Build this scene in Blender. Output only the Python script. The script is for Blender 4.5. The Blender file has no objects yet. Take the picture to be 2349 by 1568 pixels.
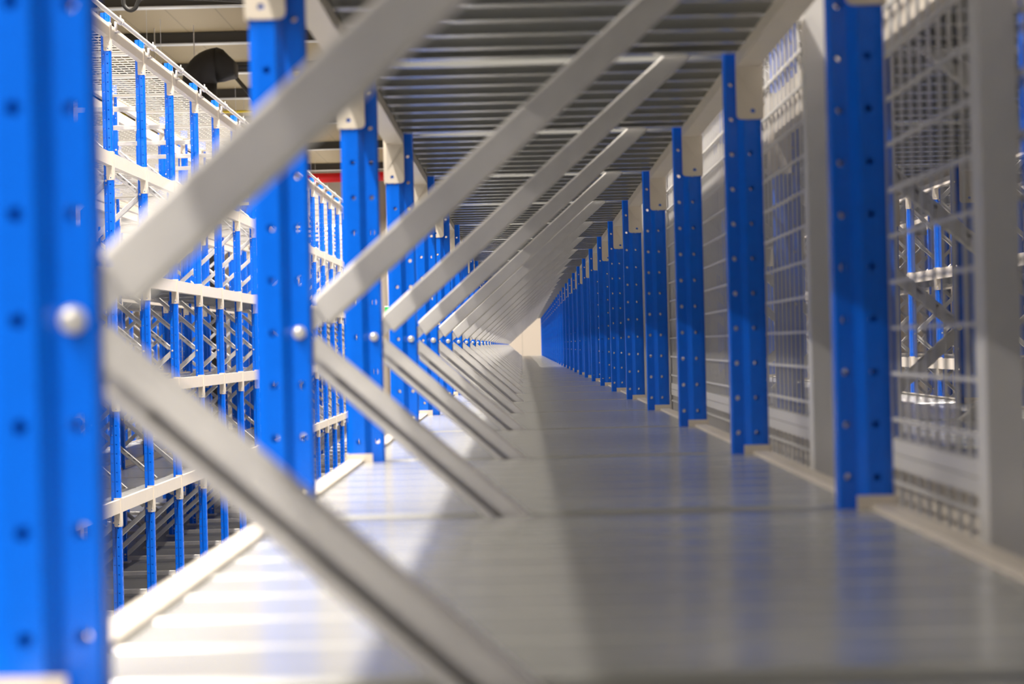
import bpy, bmesh, math, random
from mathutils import Vector, Matrix, Euler
random.seed(4)
C = bpy.context.scene.collection
S = bpy.context.scene

# ------------------------------------------------------------------ camera
F_PX, VPX, VPY, ROLL = 4770.0, 1197.0, 792.0, 0.0235
cam = bpy.data.cameras.new('camera'); co = bpy.data.objects.new('camera', cam); C.objects.link(co)
cam.sensor_width = 36; cam.lens = F_PX * 36 / 2349
yaw = (VPX - 1174.5) / F_PX; pit = (VPY - 784) / F_PX
co.matrix_world = (Matrix.Rotation(yaw, 4, 'Z') @ Matrix.Rotation(math.pi/2 + pit, 4, 'X') @ Matrix.Rotation(-ROLL, 4, 'Z'))
cam.clip_start = .02; cam.clip_end = 200
cam.dof.use_dof = True; cam.dof.focus_distance = 9.0; cam.dof.aperture_fstop = 8.2
S.camera = co

# ------------------------------------------------------------------ world, exposure
w = bpy.data.worlds.new('world'); S.world = w; w.use_nodes = True
w.node_tree.nodes['Background'].inputs[0].default_value = (1, .93, .84, 1)
w.node_tree.nodes['Background'].inputs[1].default_value = .15
S.view_settings.view_transform = 'Standard'; S.view_settings.look = 'None'
S.view_settings.gamma = 1; S.view_settings.use_curve_mapping = False
S.view_settings.exposure = 0.03
LAMP_WARM = (1, .93, .85)
# lamp rows: (x, z, watts per 4 m strip, first strip)
LAMPS = [(-1.34, 4.05, 230, 0), (-2.12, 4.05, 65, 0), (2.0, 4.05, 190, 3), (-4.55, 3.1, 120, 0)]   # last number: how many strips from the near end are missing
UPLIGHT = .12
FLOOR = -1.42; CEIL = 4.3; END = 50.0

# ------------------------------------------------------------------ materials
def mat(name, col, rough=.5, metal=0., spec=.5, noise=0., nscale=30, stretch=(1,1,1), rvar=0., bump=0., emit=None, coat=0.):
    m = bpy.data.materials.new(name); m.use_nodes = True
    nt = m.node_tree; b = nt.nodes['Principled BSDF']
    b.inputs['Base Color'].default_value = (*col, 1); b.inputs['Roughness'].default_value = rough
    b.inputs['Metallic'].default_value = metal; b.inputs['Specular IOR Level'].default_value = spec
    b.inputs['Coat Weight'].default_value = coat; b.inputs['Coat Roughness'].default_value = .12
    if emit: b.inputs['Emission Color'].default_value = (*emit[0], 1); b.inputs['Emission Strength'].default_value = emit[1]
    if noise or rvar or bump:
        tc = nt.nodes.new('ShaderNodeTexCoord'); mp = nt.nodes.new('ShaderNodeMapping'); mp.inputs['Scale'].default_value = stretch
        nz = nt.nodes.new('ShaderNodeTexNoise'); nz.inputs['Scale'].default_value = nscale; nz.inputs['Detail'].default_value = 4
        nt.links.new(tc.outputs['Object'], mp.inputs[0]); nt.links.new(mp.outputs[0], nz.inputs['Vector'])
        if noise:
            r = nt.nodes.new('ShaderNodeValToRGB')
            r.color_ramp.elements[0].position = .3; r.color_ramp.elements[1].position = .7
            r.color_ramp.elements[0].color = (*[c*(1-noise) for c in col], 1); r.color_ramp.elements[1].color = (*[min(1, c*(1+noise)) for c in col], 1)
            nt.links.new(nz.outputs['Fac'], r.inputs[0]); nt.links.new(r.outputs[0], b.inputs['Base Color'])
        if rvar:
            mr = nt.nodes.new('ShaderNodeMapRange'); mr.inputs['To Min'].default_value = rough - rvar; mr.inputs['To Max'].default_value = rough + rvar
            nt.links.new(nz.outputs['Fac'], mr.inputs['Value']); nt.links.new(mr.outputs[0], b.inputs['Roughness'])
        if bump:
            bp = nt.nodes.new('ShaderNodeBump'); bp.inputs['Strength'].default_value = bump; bp.inputs['Distance'].default_value = .002
            nt.links.new(nz.outputs['Fac'], bp.inputs['Height']); nt.links.new(bp.outputs[0], b.inputs['Normal'])
    return m
M = {}
M['blue'] = mat('blue_paint', (.0, .145, .84), .22, 0, .45, noise=.03, nscale=60)
M['cream'] = mat('cream_paint', (.72, .65, .55), .38, 0, .5, noise=.02, nscale=12)
M['galv'] = mat('galvanised', (.72, .70, .67), .36, .5, .5, noise=.07, nscale=22, rvar=.06)
M['bolt'] = mat('bolt_zinc', (.82, .80, .76), .3, .6)
M['deck'] = mat('deck_steel', (.46, .46, .435), .21, .28, .5, noise=.04, nscale=9, stretch=(1, 6, 1), rvar=.05)
M['wire'] = mat('lit_deck_pale', (.58, .56, .51), .4, .1)  # pale grid colour, imitates the bounce light on ribbed decks
M['fence'] = mat('fence_grey', (.68, .67, .65), .42, .1)
M['white'] = mat('white_pipe', (.82, .77, .68), .35)
M['black'] = mat('black_rubber', (.008, .007, .006), .6)
M['duct'] = mat('duct_black', (.012, .010, .008), .65, noise=.2, nscale=8)
M['darksteel'] = mat('dark_steel', (.05, .045, .035), .5)
M['red'] = mat('red_pipe', (.85, .008, .012), .4)
M['yellow'] = mat('yellow_pipe', (.75, .55, .01), .4)
M['green'] = mat('sign_green', (0, .38, .06), .4, emit=((0, .6, .12), .5))
M['signwhite'] = mat('sign_white', (.85, .88, .85), .4, emit=((1, 1, 1), .5))
M['floor'] = mat('concrete', (.13, .13, .125), .3, 0, .5, noise=.15, nscale=2.5, rvar=.08)
M['housing'] = mat('lamp_housing', (.7, .7, .68), .4)

def panel_mat(name, c0, scale, axis, depth=.25, rough=.6):
    m = bpy.data.materials.new(name); m.use_nodes = True; nt = m.node_tree; b = nt.nodes['Principled BSDF']
    b.inputs['Roughness'].default_value = rough
    tc = nt.nodes.new('ShaderNodeTexCoord'); sp = nt.nodes.new('ShaderNodeSeparateXYZ'); nt.links.new(tc.outputs['Object'], sp.inputs[0])
    mu = nt.nodes.new('ShaderNodeMath'); mu.operation = 'MULTIPLY'; mu.inputs[1].default_value = scale; nt.links.new(sp.outputs[axis], mu.inputs[0])
    fr = nt.nodes.new('ShaderNodeMath'); fr.operation = 'FRACT'; nt.links.new(mu.outputs[0], fr.inputs[0])
    r = nt.nodes.new('ShaderNodeValToRGB'); e = r.color_ramp.elements
    e[0].position = .0; e[0].color = (*[c*(1-depth) for c in c0], 1); e[1].position = .04; e[1].color = (*c0, 1)
    nt.links.new(fr.outputs[0], r.inputs[0]); nt.links.new(r.outputs[0], b.inputs['Base Color'])
    return m
M['wall'] = panel_mat('wall_panels', (.50, .44, .375), 1.0, 0)
M['ceil'] = panel_mat('ceiling_sheet', (.40, .32, .19), 1.6, 0, .4)

# ------------------------------------------------------------------ mesh helpers
def box(bm, x0, x1, y0, y1, z0, z1):
    v = [bm.verts.new((x, y, z)) for x in (x0, x1) for y in (y0, y1) for z in (z0, z1)]
    for f in ((0,1,3,2),(4,6,7,5),(0,4,5,1),(2,3,7,6),(0,2,6,4),(1,5,7,3)): bm.faces.new([v[i] for i in f])
def prism(bm, pts, a0, a1, axis='y'):
    """closed outline extruded from a0 to a1 along the named axis"""
    def P(p, a): return {'x': (a, p[0], p[1]), 'y': (p[0], a, p[1]), 'z': (p[0], p[1], a)}[axis]
    A = [bm.verts.new(P(p, a0)) for p in pts]; B = [bm.verts.new(P(p, a1)) for p in pts]; n = len(pts)
    bm.faces.new(A); bm.faces.new(B[::-1])
    for i in range(n): bm.faces.new((A[i], B[i], B[(i+1) % n], A[(i+1) % n]))
def rod(bm, a, b, r, n=8, caps=True):
    a = Vector(a); b = Vector(b); d = (b-a).normalized()
    u = d.orthogonal().normalized(); v = d.cross(u)
    R = [[bm.verts.new(p + (u*math.cos(t) + v*math.sin(t))*r) for t in [2*math.pi*i/n for i in range(n)]] for p in (a, b)]
    for i in range(n): bm.faces.new((R[0][i], R[0][(i+1) % n], R[1][(i+1) % n], R[1][i]))
    if caps: bm.faces.new(R[0][::-1]); bm.faces.new(R[1])
def tube(bm, pts, r, n=10):
    pts = [Vector(p) for p in pts]; rings = []; u = None
    for i, p in enumerate(pts):
        d = (pts[min(i+1, len(pts)-1)] - pts[max(i-1, 0)]).normalized()
        if u is None: u = d.orthogonal().normalized()
        u = (u - d*u.dot(d)).normalized(); v = d.cross(u)
        rings.append([bm.verts.new(p + (u*math.cos(2*math.pi*k/n) + v*math.sin(2*math.pi*k/n))*r) for k in range(n)])
    for a, b in zip(rings, rings[1:]):
        for k in range(n): bm.faces.new((a[k], a[(k+1) % n], b[(k+1) % n], b[k]))
    bm.faces.new(rings[0][::-1]); bm.faces.new(rings[-1])
def mesh(name, bm, m, smooth=False, bevel=0):
    if bevel:
        bmesh.ops.bevel(bm, geom=[e for e in bm.edges if e.is_manifold and e.calc_face_angle(0) > .6], offset=bevel, segments=2, affect='EDGES', clamp_overlap=True)
    bmesh.ops.recalc_face_normals(bm, faces=bm.faces)
    me = bpy.data.meshes.new(name); bm.to_mesh(me); bm.free(); me.materials.append(m)
    if smooth:
        for p in me.polygons: p.use_smooth = True
    return me
def put(name, data, parent=None, loc=(0,0,0)):
    o = bpy.data.objects.new(name, data); C.objects.link(o); o.parent = parent; o.location = loc; return o
def tag(o, label=None, cat=None, group=None, kind=None):
    if label: o['label'] = label
    if cat: o['category'] = cat
    if group: o['group'] = group
    if kind: o['kind'] = kind
    return o
def copy_tree(o, parent=None):
    c = o.copy(); C.objects.link(c); c.parent = parent
    for ch in kids.get(o, []): kids.setdefault(c, []).append(copy_tree(ch, c))
    return c
kids = {}
def child(name, data, parent, loc=(0,0,0), label=None):
    o = put(name, data, parent, loc); kids.setdefault(parent, []).append(o)
    if label: o['label'] = label
    return o

# ------------------------------------------------------------------ upright (local: x = t outwards, y 0..0.08, z world)
ZN = [.017 + .05*n for n in range(-28, 37)]
ZB, ZT = ZN[0]-.025, ZN[-1]+.025
HW, UW, UD = .30175, .0525, .038           # half frame depth, upright depth, upright width
def upright(name, sgn):
    bm = bmesh.new()
    half = [(0,.0172,0),(0,.0172,0),(0,.0115,0),(.0025,.009,0),(.0185,.009,1),(.0275,0,0),(.0445,0,1),(.0500,.0012,0),(.0525,.004,0)]
    half = half[1:]
    half2 = [(t, UD-y) for t, y, _ in half]
    def P(t, y, z): return (sgn*t, y, z)
    def strip(p, q, kind):
        for zc in ZN:
            zs = [zc-.025, zc-.025/3, zc+.025/3, zc+.025]
            def at(s, z): return P(p[0]+(q[0]-p[0])*s, p[1]+(q[1]-p[1])*s, z)
            if kind == 0:
                for a, b in zip(zs, zs[1:]): bm.faces.new([bm.verts.new(at(s, z)) for s, z in ((0,a),(1,a),(1,b),(0,b))])
                continue
            L = math.hypot(q[0]-p[0], q[1]-p[1])
            outer = [(0,zs[0]),(1/3,zs[0]),(2/3,zs[0]),(1,zs[0]),(1,zs[1]),(1,zs[2]),(1,zs[3]),(2/3,zs[3]),(1/3,zs[3]),(0,zs[3]),(0,zs[2]),(0,zs[1])]
            ang = [math.radians(a) for a in (225,255,285,315,345,15,45,75,105,135,165,195)]
            if kind == 1: inner = [(.5+.0035/L*math.cos(a), zc+.0035*math.sin(a)) for a in ang]
            else: inner = [(.5+max(-.005, min(.005, .009*math.cos(a)))/L, zc+max(-.012, min(.012, .018*math.sin(a)))) for a in ang]
            O = [bm.verts.new(at(*c)) for c in outer]; I = [bm.verts.new(at(*c)) for c in inner]
            for i in range(12): bm.faces.new((O[i], O[(i+1) % 12], I[(i+1) % 12], I[i]))
    for (a, b) in zip(half, half[1:]): strip(a[:2], b[:2], b[2])
    for i in range(len(half)-1): strip(half2[i], half2[i+1], half[i+1][2])
    strip(half[-1][:2], half2[-1], 2)
    bmesh.ops.remove_doubles(bm, verts=bm.verts, dist=.0001)
    bmesh.ops.recalc_face_normals(bm, faces=bm.faces)
    bmesh.ops.solidify(bm, geom=bm.faces[:], thickness=.0016)
    return mesh(name, bm, M['blue'])
UPL, UPR = upright('upright_aisle', -1), upright('upright_rear', 1)

bm = bmesh.new()
def turned(bm, prof, n=12):
    rings = [[bm.verts.new((r*math.cos(2*math.pi*k/n), y, r*math.sin(2*math.pi*k/n))) for k in range(n)] for y, r in prof]
    for a, b in zip(rings, rings[1:]):
        for k in range(n): bm.faces.new((a[k], a[(k+1) % n], b[(k+1) % n], b[k]))
    bm.faces.new(rings[0]); bm.faces.new(rings[-1][::-1])
turned(bm, [(.0015,.003),(.0025,.0045),(.0060,.0048),(.0061,.0064),(.009,.0064),(.0091,.003),(.0289,.003),(.029,.0064),(.0319,.0064),(.0320,.0048),(.0355,.0045),(.0365,.003)])
BOLT = mesh('bolt', bm, M['bolt'])
bm = bmesh.new(); box(bm, -.045, .045, -.05, .05, FLOOR, FLOOR+.012); FOOT = mesh('foot_plate', bm, M['galv'], bevel=.002)

BX = HW - UW + .0115                       # bolt column, from the frame's middle
def brace(name, a, b, open_near, wide_up, slots=False, width=.029):
    """lipped channel from a to b in the frame's plane (y = 0 is its middle)"""
    bm = bmesh.new(); L = math.hypot(b[0]-a[0], b[1]-a[1]); h = width/2; t = .0018; D = .0105
    g0, g1 = (-.0005, .0055) if wide_up else (-.0055, .0005)      # the open groove, across the channel
    if wide_up: g0, g1 = -.008, -.001
    else: g0, g1 = .001, .008
    s = -1 if open_near else 1             # side of the groove
    web = -s*D; lip = s*D
    prof = [(-h+.003, web), (h-.003, web), (h-.0008, web+s*.0012), (h, web+s*.004), (h, lip-s*.003), (h-.003, lip), (g1, lip), (g1, lip-s*t*1.6), (h-t*1.5, lip-s*t*1.6), (h-t*1.5, web+s*t*1.6),
            (-h+t*1.5, web+s*t*1.6), (-h+t*1.5, lip-s*t*1.6), (g0, lip-s*t*1.6), (g0, lip), (-h+.003, lip), (-h, lip-s*.003), (-h, web+s*.004), (-h+.0008, web+s*.0012)]
    ang = math.atan2(b[1]-a[1], b[0]-a[0]); tn = math.tan(ang)
    cut = (.014 - h*math.sin(ang))/math.cos(ang) if tn > 0 else -9     # square end on the rising brace, upright cut on the others
    A = [bm.verts.new((max(w_*tn, cut), y, w_)) for w_, y in prof]; B = [bm.verts.new((L+min(w_*tn, -cut), y, w_)) for w_, y in prof]; n = len(prof)
    for i in range(n): bm.faces.new((A[i], B[i], B[(i+1) % n], A[(i+1) % n]))
    bm.faces.new(A); bm.faces.new(B[::-1])
    box(bm, -.022, .03, -.0014, .0014, -h+.006, h-.006); box(bm, L-.03, L+.022, -.0014, .0014, -h+.006, h-.006)   # tongues that enter the uprights
    if slots:
        x = .03
        while x < L-.03:
            box(bm, x, x+.022, min(lip, lip-s*t*1.5), max(lip, lip-s*t*1.5), g0-.0002, g1+.0002); x += .044
    bm.transform(Matrix.Translation((a[0], 0, a[1])) @ Matrix.Rotation(-ang, 4, 'Y'))
    return mesh(name, bm, M['galv'])
SL = .46/(2*BX)
def on(x, z0, s, off=0): return (x, z0 + (x+BX)*s + off)
xa, xb = -(HW-UW)+.003, (HW-UW)-.003
BUP = brace('brace_rising', on(xa, .017, SL, .001), on(xb, .017, SL, .001), False, False, True)
BDN = brace('brace_falling', on(xa, .017, -SL, -.008), on(xb, .017, -SL, -.008), True, True)
BHZ = brace('brace_level', (xa, 0), (xb, 0), True, True)

def build_frame(bolts=True):
    r = put('rack_frame', None); r.empty_display_size = .1
    ul = child('upright', UPL, r, (-(HW-UW), -.019, 0)); ur = child('upright', UPR, r, (HW-UW, -.019, 0))
    if bolts:
        for z in (.017, -.903, .937): child('bolt', BOLT, ul, (-.0115, 0, z), 'zinc bolt head')
        for z in (.477, -.443, -1.363, 1.397): child('bolt', BOLT, ur, (.0115, 0, z), 'zinc bolt head')
        for u, s in ((ul, -1), (ur, 1)):
            child('foot_plate', FOOT, u, (s*.026, .019, 0), 'grey foot plate')
    for z in (-.92, 0, .92): child('brace', BUP, r, (0, 0, z)); child('brace', BDN, r, (0, 0, z))
    child('brace', BHZ, r, (0, 0, 1.44)); child('brace', BHZ, r, (0, 0, -1.36-.03))
    return r

# ------------------------------------------------------------------ beams (local x from rack middle, y from frame middle), z = plate bottom
def beam_meshes(sgn):
    X = lambda t: sgn*((HW-UW)+t)
    bm = bmesh.new()
    prism(bm, [(X(.0170), .075), (X(.0500), .075), (X(.0500), .147), (X(.0290), .147), (X(.0290), .0945), (X(.0170), .0945)], .0225, .9775)
    body = mesh('shelf_rail', bm, M['cream'], bevel=.0018)
    out = []
    for near in (True, False):             # which end of the beam
        bm = bmesh.new()
        y0 = .0192 if near else .9778; y1 = y0 + .003
        x0, x1 = X(.0165), X(.0555)
        # plate with rounded lower corners and a hole
        zc, xc, rr = .012, X(.040), .0035
        N = 16
        outer = []; r = .007; ax, bx = min(x0, x1), max(x0, x1)
        def corner(cx, cz, a0): return [(cx + r*math.cos(math.radians(a0+k*30)), cz + r*math.sin(math.radians(a0+k*30))) for k in range(4)]
        low = corner(ax+r, r, 180) + corner(bx-r, r, 270)
        pts = low + [(bx, .026), ((ax+bx)/2, .026), (ax, .026)]
        n = len(pts); cxm, czm = xc, zc
        angs = [math.atan2(p[1]-zc, p[0]-xc) for p in pts]
        for yy in (y0, y1):
            O = [bm.verts.new((p[0], yy, p[1])) for p in pts]; I = [bm.verts.new((xc+rr*math.cos(a), yy, zc+rr*math.sin(a))) for a in angs]
            for i in range(n): bm.faces.new((O[i], O[(i+1) % n], I[(i+1) % n], I[i]))
            outer.append((O, I))
        for j in (0, 1):
            a, b = outer[0][j], outer[1][j]
            for i in range(n):
                if j == 0 and i in (n-2, n-3): continue
                bm.faces.new((a[i], a[(i+1) % n], b[(i+1) % n], b[i]))
        box(bm, ax, bx, y0, y1, .026, .155)
        # pressed rib that runs down the plate
        s = sgn
        w0, w1 = (y1, y1+.005) if near else (y0-.005, y0)
        yb = y1 if near else y0; yt = y1+.006 if near else y0-.006
        v = [bm.verts.new(p) for p in ((x0, yb, .075), (X(.050), yb, .075), (X(.050), yb, .024), (x0, yt, .075), (X(.050), yt, .075))]
        for f in ((0,1,2),(3,4,2),(0,2,3),(1,4,2),(0,1,4,3)): bm.faces.new([v[i] for i in f])
        # leg hooked on the front face of the upright
        fx0, fx1 = sorted((X(.0527), X(.0555)))
        yA, yB = (.001, .0192) if near else (.9808, .999)
        c = [(yA, .155), (yA, .03), (yA+.006, .012), ((yA+yB)/2, 0), (yB, 0), (yB, .155)] if near else [(yB, .155), (yB, .03), (yB-.006, .012), ((yA+yB)/2, 0), (yA, 0), (yA, .155)]
        prism(bm, c, fx0, fx1, 'x')
        out.append(mesh('end_connector', bm, M['cream']))
    return body, out
BEAM = {-1: beam_meshes(-1), 1: beam_meshes(1)}
def build_beam(s):
    b, cn = BEAM[s]; o = put('shelf_rail', b); child('end_connector', cn[0], o); child('end_connector', cn[1], o); return o

# ------------------------------------------------------------------ decks, top face at z = 0
TW = .951/8
def tray(bm, y0, y1, hx, lip_end=.011, lip_start=.011):
    t = .0015; H = .050; g = .001
    y0 += g; y1 -= g; r = .004
    prof = [(y0, -.003), (y0+r*.3, -r*.3), (y0+r, 0), (y1-r, 0), (y1-r*.3, -r*.3), (y1, -.003), (y1, -H), (y1-lip_end, -H), (y1-lip_end, -H+t), (y1-t, -H+t), (y1-t, -t-.003), (y1-t-r, -t),
            (y0+t+r, -t), (y0+t, -t-.003), (y0+t, -H+t), (y0+lip_start, -H+t), (y0+lip_start, -H), (y0, -H)]
    prism(bm, prof, -hx, hx, 'x')
TRAY = {}
for nm in ('first', 'mid', 'last'):
    bm = bmesh.new(); tray(bm, 0, TW, .276, .034 if nm == 'last' else .011, .018 if nm == 'first' else .011)
    TRAY[nm] = mesh('deck_panel', bm, M['deck'])
bm = bmesh.new()
for i in range(8): tray(bm, .028+i*TW, .028+(i+1)*TW, .276, .034 if i == 7 else .011)
DECK1 = mesh('shelf_deck', bm, M['deck'])
bm = bmesh.new()
for i in range(10): box(bm, -.274, .274, .045+i*.1, .051+i*.1, -.010, -.004)
for i in range(12): box(bm, -.2745+i*.0499, -.2715+i*.0499, .043, .953, -.004, -.001)
for y in (.03, .95): box(bm, -.276, .276, y, y+.03, -.022, -.010)
LIT_DECK = mesh('lit_deck_standin', bm, M['wire'])  # open grid standing in for ribbed decks lit brightly from below
def build_deck(full):
    if not full: return put('shelf_deck', DECK1)
    r = put('shelf_deck', None); r.empty_display_size = .1
    for i in range(8): child('deck_panel', TRAY['first' if i == 0 else 'last' if i == 7 else 'mid'], r, (0, .028+i*TW, 0))
    return r

# ------------------------------------------------------------------ words
ORD = ['first','second','third','fourth','fifth','sixth','seventh','eighth','ninth','tenth','eleventh','twelfth','thirteenth','fourteenth','fifteenth','sixteenth','seventeenth','eighteenth','nineteenth','twentieth']
ZP = [-.925, -.305, .315, .94, 1.635]
LV = ['lowest', 'second-lowest', 'middle', 'second-highest', 'top']

protoF = {True: build_frame(True), False: build_frame(False)}
protoB = {s: build_beam(s) for s in (-1, 1)}
protoD = {True: build_deck(True), False: build_deck(False)}
usedP = set()
def inst(proto):
    if proto not in usedP: usedP.add(proto); return proto
    return copy_tree(proto)

RAILS = []
def rack(cx, off, k0, k1, levels, flip, row, n_named, full_to, dz=0, wire=(), solid_full=(), sides=(-1, 1), first_named=0, deck_to=99, near='out of view'):
    """one rack row: frames at Y = off + k, shelves between them"""
    sidew = {-1: 'left', 1: 'right'}
    for k in range(k0, k1+1):
        i = k-first_named
        fr = inst(protoF[0 <= i < full_to]); fr.location = (cx, off+k+.019, dz)
        fr.rotation_euler = (0, 0, math.pi if flip else 0)
        if i < 0: tag(fr, 'blue rack frame %s, %s of %s' % (near, 'last' if i == -1 else 'before the last', row), 'rack frame', 'unseen near frames of '+row)
        elif i < n_named: tag(fr, 'blue rack frame with grey zigzag braces, %s one along %s' % (ORD[i], row), 'rack frame', 'blue frames of '+row)
        else: tag(fr, 'small distant blue rack frame in the far part of %s' % row, 'rack frame', 'distant blue frames of '+row)
    for k in range(k0, min(k1, deck_to)):
        i = k-first_named
        bay = 'bay ' + near if i < 0 else '%s bay' % ORD[i] if i < n_named-1 else 'far part'
        for li in levels:
            zt = ZP[li]+.143+dz
            for s in sides: RAILS.append((off+k+abs(cx)+(5 if i < 0 else 0), cx, off+k+.019, ZP[li]+dz, s, 'cream rail, %s side, %s shelf, %s of %s' % (sidew[s], LV[li], bay, row), 'cream rails, %s side, %s shelf, %s' % (sidew[s], LV[li], row)))
            if li in wire:  # wire grid gives these ribbed decks their brightly lit look
                dk = put('lit_deck_standin', LIT_DECK); w_ = 'wire stand-in for lit deck'
            else:
                dk = inst(protoD[li in solid_full and -1 <= i < 7]); w_ = 'grey ribbed deck'
            dk.location = (cx, off+k+.019, zt)
            tag(dk, '%s, %s shelf, %s of %s' % (w_, LV[li], bay, row), 'shelf deck', 'decks, %s shelf, %s' % (LV[li], row))

D0 = .975
MAIN, REAR = 'the centre rack', 'rack behind the mesh fence'
LEFT, LEFT2, LEFT3, RIGHT = 'rack across the left aisle', 'rack backing the left one', 'the furthest left rack', 'rack across the right aisle'
rack(.04875, D0, -2, 31, (1, 2), False, MAIN, 16, 14, solid_full=(1, 2), near='behind the view')
rack(.788, D0, -1, 24, (1, 2, 3), True, REAR, 8, 9, deck_to=14, near='behind the view')
rack(-2.479, D0+.2, 7, 30, (0, 1, 2, 3, 4), True, LEFT, 17, 17, wire=(3, 4), first_named=10, deck_to=28)
rack(-3.219, D0+.2, 9, 30, (0, 1, 2, 3, 4), False, LEFT2, 1, 0, wire=(3, 4), first_named=9, deck_to=20)
rack(-5.95, D0+.2, 13, 34, (1, 2, 3), True, LEFT3, 1, 0, first_named=13, deck_to=24, sides=(1,))
rack(3.172, D0+.42, 9, 26, (1, 2, 3), False, RIGHT, 14, 14, first_named=11, deck_to=22)
rack(3.91, D0+.42, 12, 24, (1, 2, 3), True, 'rack backing the right one', 1, 0, first_named=12, deck_to=20, sides=(-1,))
RAILS.sort()
for d, cx, y, z, sd, lab, grp in RAILS[:300]:
    b = inst(protoB[sd]); b.location = (cx, y, z); tag(b, lab, 'shelf rail', grp)
bm = bmesh.new()
for d, cx, y, z, sd, lab, grp in RAILS[300:]:
    for me in (BEAM[sd][0],) + tuple(BEAM[sd][1]):
        n0 = len(bm.verts); bm.from_mesh(me); bm.verts.ensure_lookup_table()
        bmesh.ops.translate(bm, verts=bm.verts[n0:], vec=(cx, y, z))
me = bpy.data.meshes.new('distant_shelf_rails'); bm.to_mesh(me); bm.free(); me.materials.append(M['cream'])
tag(put('distant_shelf_rails', me), 'hundreds of tiny cream shelf rails in the furthest parts of all the racks', 'shelf rails', kind='stuff')

# ------------------------------------------------------------------ mesh fence between the two racks
bm = bmesh.new()
for i in range(20): box(bm, -.002, .002, .025+i*.05-.002, .025+i*.05+.002, .012, .606)
for i in range(12): box(bm, -.006, -.002, .002, .998, .035+i*.05, .039+i*.05)
box(bm, -.006, .006, .001, .999, 0, .0155); box(bm, -.006, .006, .001, .999, .602, .6175)
PANEL = mesh('wire_fence', bm, M['fence'])
bm = bmesh.new(); box(bm, -.015, .015, -.02, .02, FLOOR, 1.84); box(bm, -.03, .03, -.03, .03, FLOOR, FLOOR+.006)
POST = mesh('fence_post', bm, M['fence'], bevel=.002)
zl = ['lowest', 'second-lowest', 'shelf-height', 'fourth-from-floor', 'topmost']
for k in range(-1, 30):
    y = 1.67+k-1
    p = put('fence_post', POST); p.location = (.387, y+.02, 0)
    for q in range(1, 4):
        f = put('wire_fence', PANEL); f.location = (.41, y+.02, -1.3645+q*.6185)
        if k < 8: tag(f, 'grey wire mesh section, %s row, %s bay of the fence' % (zl[q], 'camera' if k < 0 else ORD[k]), 'wire fence', 'wire mesh panels of the fence')
        else: tag(f, 'distant grey wire mesh section, %s row, far end of fence' % zl[q], 'wire fence', 'distant mesh panels, %s row' % zl[q])
    for z in (-.6, .17, .25, 1.0): pass
    if k < 8: tag(p, 'grey square fence post, %s along the mesh fence' % ('the one beside the camera' if k < 0 else ORD[k]), 'fence post', 'grey posts of the fence')
    else: tag(p, 'distant grey fence post at the far end of the mesh fence', 'fence post', 'distant grey fence posts')

# ------------------------------------------------------------------ rail pipe on the top beam across the left aisle
XL = -2.479+HW
bm = bmesh.new(); rod(bm, (XL+.03, 8.2, 1.815), (XL+.03, 31.4, 1.815), .0125, 12); pipe = put('rail_pipe', mesh('rail_pipe', bm, M['white'], smooth=False))
tag(pipe, 'long cream pipe running along the top beam of the rack across the left aisle', 'pipe')
bm = bmesh.new(); rod(bm, (0,-.012,0), (0,.012,0), .019, 12); box(bm, -.003, .003, -.008, .008, 0, .035); box(bm, -.032, -.006, -.02, .02, -.06, -.052); box(bm, -.032, -.024, -.02, .02, -.06, .0)
CL = mesh('pipe_clamp', bm, M['galv'])
for k in range(8, 30): child('pipe_clamp', CL, pipe, (XL+.03, D0+.2+k+.16, 1.815), 'grey pipe clamp')

# ------------------------------------------------------------------ room
def struct(name, bm, m): o = put(name, mesh(name, bm, m)); o['kind'] = 'structure'; return o
bm = bmesh.new(); box(bm, -16, 9, -6, END, FLOOR-.2, FLOOR); struct('floor', bm, M['floor'])
bm = bmesh.new(); box(bm, -16, 9, -6, END, CEIL, CEIL+.15); struct('ceiling', bm, M['ceil'])
bm = bmesh.new(); box(bm, -16, 9, END, END+.2, FLOOR, CEIL); struct('wall_end', bm, M['wall'])
bm = bmesh.new(); box(bm, -16.2, -16, -6, END, FLOOR, CEIL); struct('wall_left', bm, M['wall'])
bm = bmesh.new(); box(bm, 9, 9.2, -6, END, FLOOR, CEIL); struct('wall_right', bm, M['wall'])

# roof beams: dark steel with a pale lower flange
bm = bmesh.new(); box(bm, -15.98, 8.98, -.05, .05, 4.15, CEIL-.01); WEB = mesh('roof_beam', bm, M['darksteel'])
bm = bmesh.new(); box(bm, -15.98, 8.98, -.08, .08, 4.135, 4.15); FL = mesh('flange', bm, M['housing'])
for i, y in enumerate((21.9, 24.9, 27.9, 30.9, 34, 38, 43, 48)):
    o = put('roof_beam', WEB); o.location = (0, y, 0); child('flange', FL, o, (0,0,0), 'pale lower flange')
    tag(o, 'dark steel roof beam across the hall, %s from the near end under the beige ceiling' % ORD[i], 'roof beam', 'steel roof beams')
for i, (x, y) in enumerate([(-5.2, 26.4), (-4.3, 30.2)]):
    bm = bmesh.new(); rod(bm, (x, y, 4.28), (x+.75, y-.2, 3.35), .03, 6)
    rod(bm, (x+.75, y-.2, 3.35), (x+.75, y-.2, 2.9), .02, 6)
    tag(put('strut', mesh('strut', bm, M['darksteel'])), ['slanted dark strut hanging from the roof left of the black duct', 'slanted dark strut hanging from the roof right of the black duct'][i], 'strut', 'roof struts')
for i, (x, y) in enumerate([(-5.6, 27.0), (-4.75, 27.4), (-4.2, 27.2), (-6.3, 26.5)]):
    bm = bmesh.new(); rod(bm, (x, y, 4.29), (x, y, 3.2), .008, 6)
    tag(put('hanger_rod', mesh('hanger_rod', bm, M['galv'])), 'thin pale hanger rod under the ceiling above the left aisle rack', 'rod', 'hanger rods')
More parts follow.
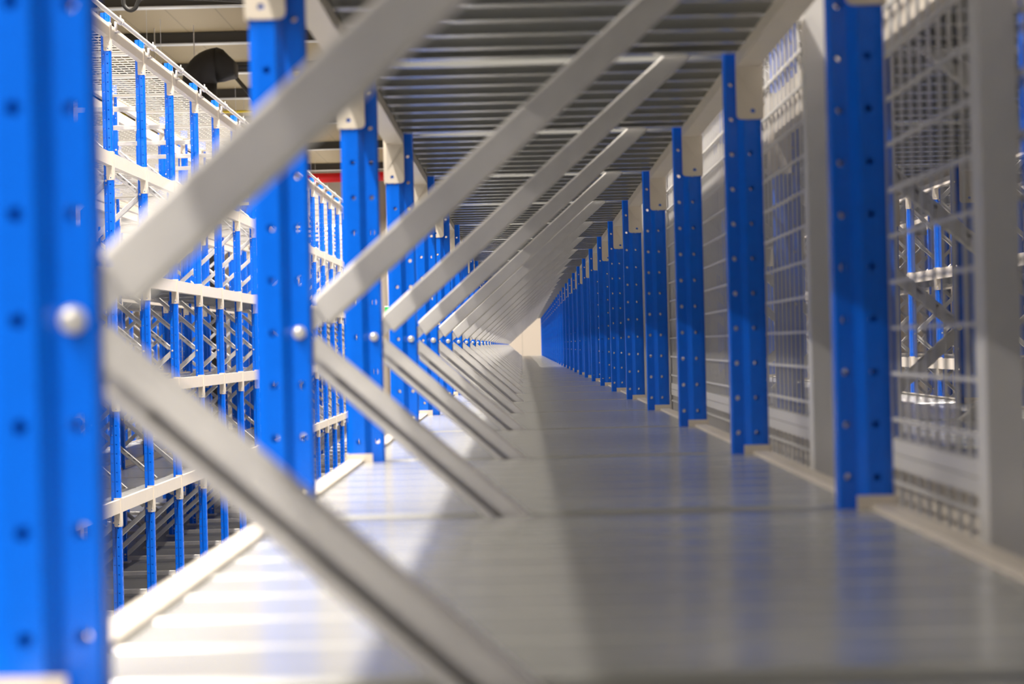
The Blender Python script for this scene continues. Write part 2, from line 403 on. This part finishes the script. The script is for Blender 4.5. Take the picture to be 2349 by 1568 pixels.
# cables that sag between the beams
for i, (z0, z1, sag, y) in enumerate([(3.98, 3.9, .22, 27.2), (3.75, 3.98, .1, 27.9)]):
    bm = bmesh.new(); pts = [(-9+8*t/20, y, z0+(z1-z0)*t/20 - sag*4*(t/20)*(1-t/20)) for t in range(21)]
    tube(bm, pts, .012, 6); tag(put('cable', mesh('cable', bm, M['black'])), ['dark cable sagging low across the hall under the ceiling', 'dark cable hanging nearly straight just behind the sagging cable'][i], 'cable', 'overhead cables')

# black duct: round riser, elbow, flat outlet
def px(u, v, d):
    dx = u-VPX; dy = v-VPY; a = dx - dy*ROLL; b = dy + dx*ROLL
    return Vector((a*d/F_PX, d, -b*d/F_PX))
root = put('air_duct', None); tag(root, 'big black air duct with an elbow above the left aisle rack', 'duct')
c0 = Vector((-3.88, 25.5, 0)); zt = 3.29; r = .213; Rb = .235
bm = bmesh.new(); tube(bm, [(c0.x, c0.y, FLOOR), (c0.x, c0.y, 2.6), (c0.x, c0.y, zt)], r, 24); child('riser', mesh('riser', bm, M['duct'], True), root)
bm = bmesh.new(); tube(bm, [(c0.x, c0.y, zt-.03)] + [(c0.x+Rb-Rb*math.cos(a), c0.y, zt+Rb*math.sin(a)) for a in [math.radians(10*i) for i in range(10)]], r, 24); child('elbow', mesh('elbow', bm, M['duct'], True), root)
bm = bmesh.new(); n = 24; rings = []
for x, w_, h_, zc, p in ((.22, r+.004, r+.004, zt+Rb, 2.), (.30, r*.98, r*.92, zt+Rb-.01, 2.6), (.36, r*.95, .15, zt+Rb-.03, 4.), (.44, r*.9, .10, zt+Rb-.06, 7.), (.455, r*.85, .085, zt+Rb-.06, 7.)):
    ring = []
    for k in range(n):
        t = 2*math.pi*k/n; c, s_ = math.cos(t), math.sin(t)
        ring.append(bm.verts.new((c0.x+x, c0.y+math.copysign(abs(c)**(2/p), c)*w_, zc+math.copysign(abs(s_)**(2/p), s_)*h_)))
    rings.append(ring)
for a_, b_ in zip(rings, rings[1:]):
    for k in range(n): bm.faces.new((a_[k], a_[(k+1) % n], b_[(k+1) % n], b_[k]))
bm.faces.new(rings[0]); bm.faces.new(rings[-1][::-1])
child('outlet', mesh('outlet', bm, M['duct'], True), root)

# thick black hose loop at the top left
bm = bmesh.new(); pts = [px(*p, 14) for p in ((281,-300),(281,-60),(282,0),(286,16),(298,24),(310,18),(316,4),(326,-4),(360,-6),(460,-3),(570,2),(640,3),(760,0))]
def smooth_path(P, n=6):
    o = []
    for i in range(len(P)-1):
        p0, p1, p2, p3 = P[max(i-1,0)], P[i], P[i+1], P[min(i+2, len(P)-1)]
        for j in range(n):
            t = j/n; o.append(.5*((2*p1)+(p2-p0)*t+(2*p0-5*p1+4*p2-p3)*t*t+(3*p1-p0-3*p2+p3)*t*t*t))
    return o+[P[-1]]
tube(bm, smooth_path(pts), .014, 10); tag(put('hose', mesh('hose', bm, M['black'], True)), 'thick black hose hanging in a loop above the left aisle rack', 'hose')

bm = bmesh.new(); rod(bm, (-15.9, 44, 3.64), (8.9, 44, 3.64), .1, 16); tag(put('sprinkler_pipe', mesh('sprinkler_pipe', bm, M['red'], True)), 'fat red pipe running across the hall in front of the end wall', 'pipe')
bm = bmesh.new(); rod(bm, (-9, 34, 3.93), (-2, 34, 3.93), .022, 10); tag(put('gas_pipe', mesh('gas_pipe', bm, M['yellow'], True)), 'thin yellow pipe under the ceiling right of the black duct', 'pipe')
bm = bmesh.new(); rod(bm, (-3.15, 49.9, FLOOR), (-3.15, 49.9, CEIL-.01), .055, 12); tag(put('downpipe', mesh('downpipe', bm, M['white'], True)), 'white vertical downpipe fixed to the end wall', 'pipe')

# exit signs
def exit_sign(loc, w_, h_, label):
    r = put('exit_sign', None, None, loc); tag(r, label, 'exit sign', 'green exit signs')
    bm = bmesh.new(); box(bm, -w_/2, w_/2, 0, .04, -h_/2, h_/2); child('sign_box', mesh('sign_box', bm, M['green'], bevel=.004), r, (0,0,0), 'green sign box')
    bm = bmesh.new(); s = h_
    def bar(a, b, t):
        a = Vector((a[0]*s, 0, a[1]*s)); b = Vector((b[0]*s, 0, b[1]*s)); d = (b-a).normalized(); n = Vector((-d.z, 0, d.x))*t*s/2
        v = [bm.verts.new(p+Vector((0, yy, 0))) for yy in (-.006, .001) for p in (a-n, b-n, b+n, a+n)]
        for f in ((0,1,2,3),(7,6,5,4),(0,4,5,1),(1,5,6,2),(2,6,7,3),(3,7,4,0)): bm.faces.new([v[i] for i in f])
    for a, b, t in [((.02,.18),(-.03,-.05),.12),((-.03,-.05),(.15,-.2),.08),((.15,-.2),(.12,-.38),.07),((-.03,-.05),(-.14,-.22),.08),((-.14,-.22),(-.3,-.24),.07),
                    ((.02,.18),(.2,.08),.06),((.2,.08),(.28,.16),.05),((.0,.18),(-.16,.14),.06),((-.16,.14),(-.2,.0),.05),((.05,.26),(.05,.38),.12),((-.62,-.02),(-.36,-.02),.05)]: bar(a, b, t)
    child('running_figure', mesh('running_figure', bm, M['signwhite']), r, (.1*s, 0, 0), 'white running figure')
    bm = bmesh.new(); box(bm, -w_/2-.01, w_/2+.01, .005, .05, h_/2, h_/2+.02); box(bm, -w_/2-.01, w_/2+.01, .005, .05, -h_/2-.03, -h_/2)
    child('sign_frame', mesh('sign_frame', bm, M['signwhite']), r, (0,0,0), 'white sign frame')
    return r
exit_sign((-2.99, 48.9, .87), .42, .21, 'green exit sign with running figure beside the white downpipe')
exit_sign((-8.35, 48.9, .85), .3, .15, 'small green exit sign seen through the left aisle rack')
bm = bmesh.new(); box(bm, -.02, .02, 0, 1.0, -.02, .02)
BR = mesh('sign_bracket', bm, M['white'])
for o in [o for o in C.objects if o.name.startswith('exit_sign')]: child('bracket', BR, o, (0, .05, 0), 'white wall bracket')

# ------------------------------------------------------------------ lamps
bm = bmesh.new(); box(bm, -.06, .06, -1.95, 1.95, .012, .06)
hb = {}
for hz in sorted(set(l[1] for l in LAMPS)):
    b2 = bm.copy()
    for y in (-1.5, 1.5): rod(b2, (0, y, .06), (0, y, CEIL-hz), .004, 6)
    hb[hz] = mesh('aisle_lamp', b2, M['housing'])
bm.free()
rows = ['over left aisle, centre rack side', 'over left aisle, far rack side', 'over the right aisle', 'over the furthest left aisle']
for ri, (x, z, W, j0) in enumerate(LAMPS):
    for j in range(j0, 14):
        y = -5.9+2.1+4*j
        L = bpy.data.lights.new('tube', 'AREA'); L.shape = 'RECTANGLE'; L.size = .10; L.size_y = 3.9; L.energy = W; L.color = LAMP_WARM; L.spread = 2.3 if z > 4 else math.pi
        h = put('aisle_lamp', hb[z]); h.location = (x, y, z); tag(h, 'white strip lamp %s, %s in its row' % (rows[ri], ORD[j-j0]), 'lamp', 'strip lamps '+rows[ri])
        U = L.copy(); U.energy = W*UPLIGHT; u = bpy.data.objects.new('upward_fill', U); C.objects.link(u); u.parent = h; u.location = (0, 0, .065); u.rotation_euler = (math.pi, 0, 0)  # added upward fill, brightens ceiling and ambient; not a second tube
        l = bpy.data.objects.new('light_tube', L); C.objects.link(l); l.parent = h; l.location = (0, 0, .008)
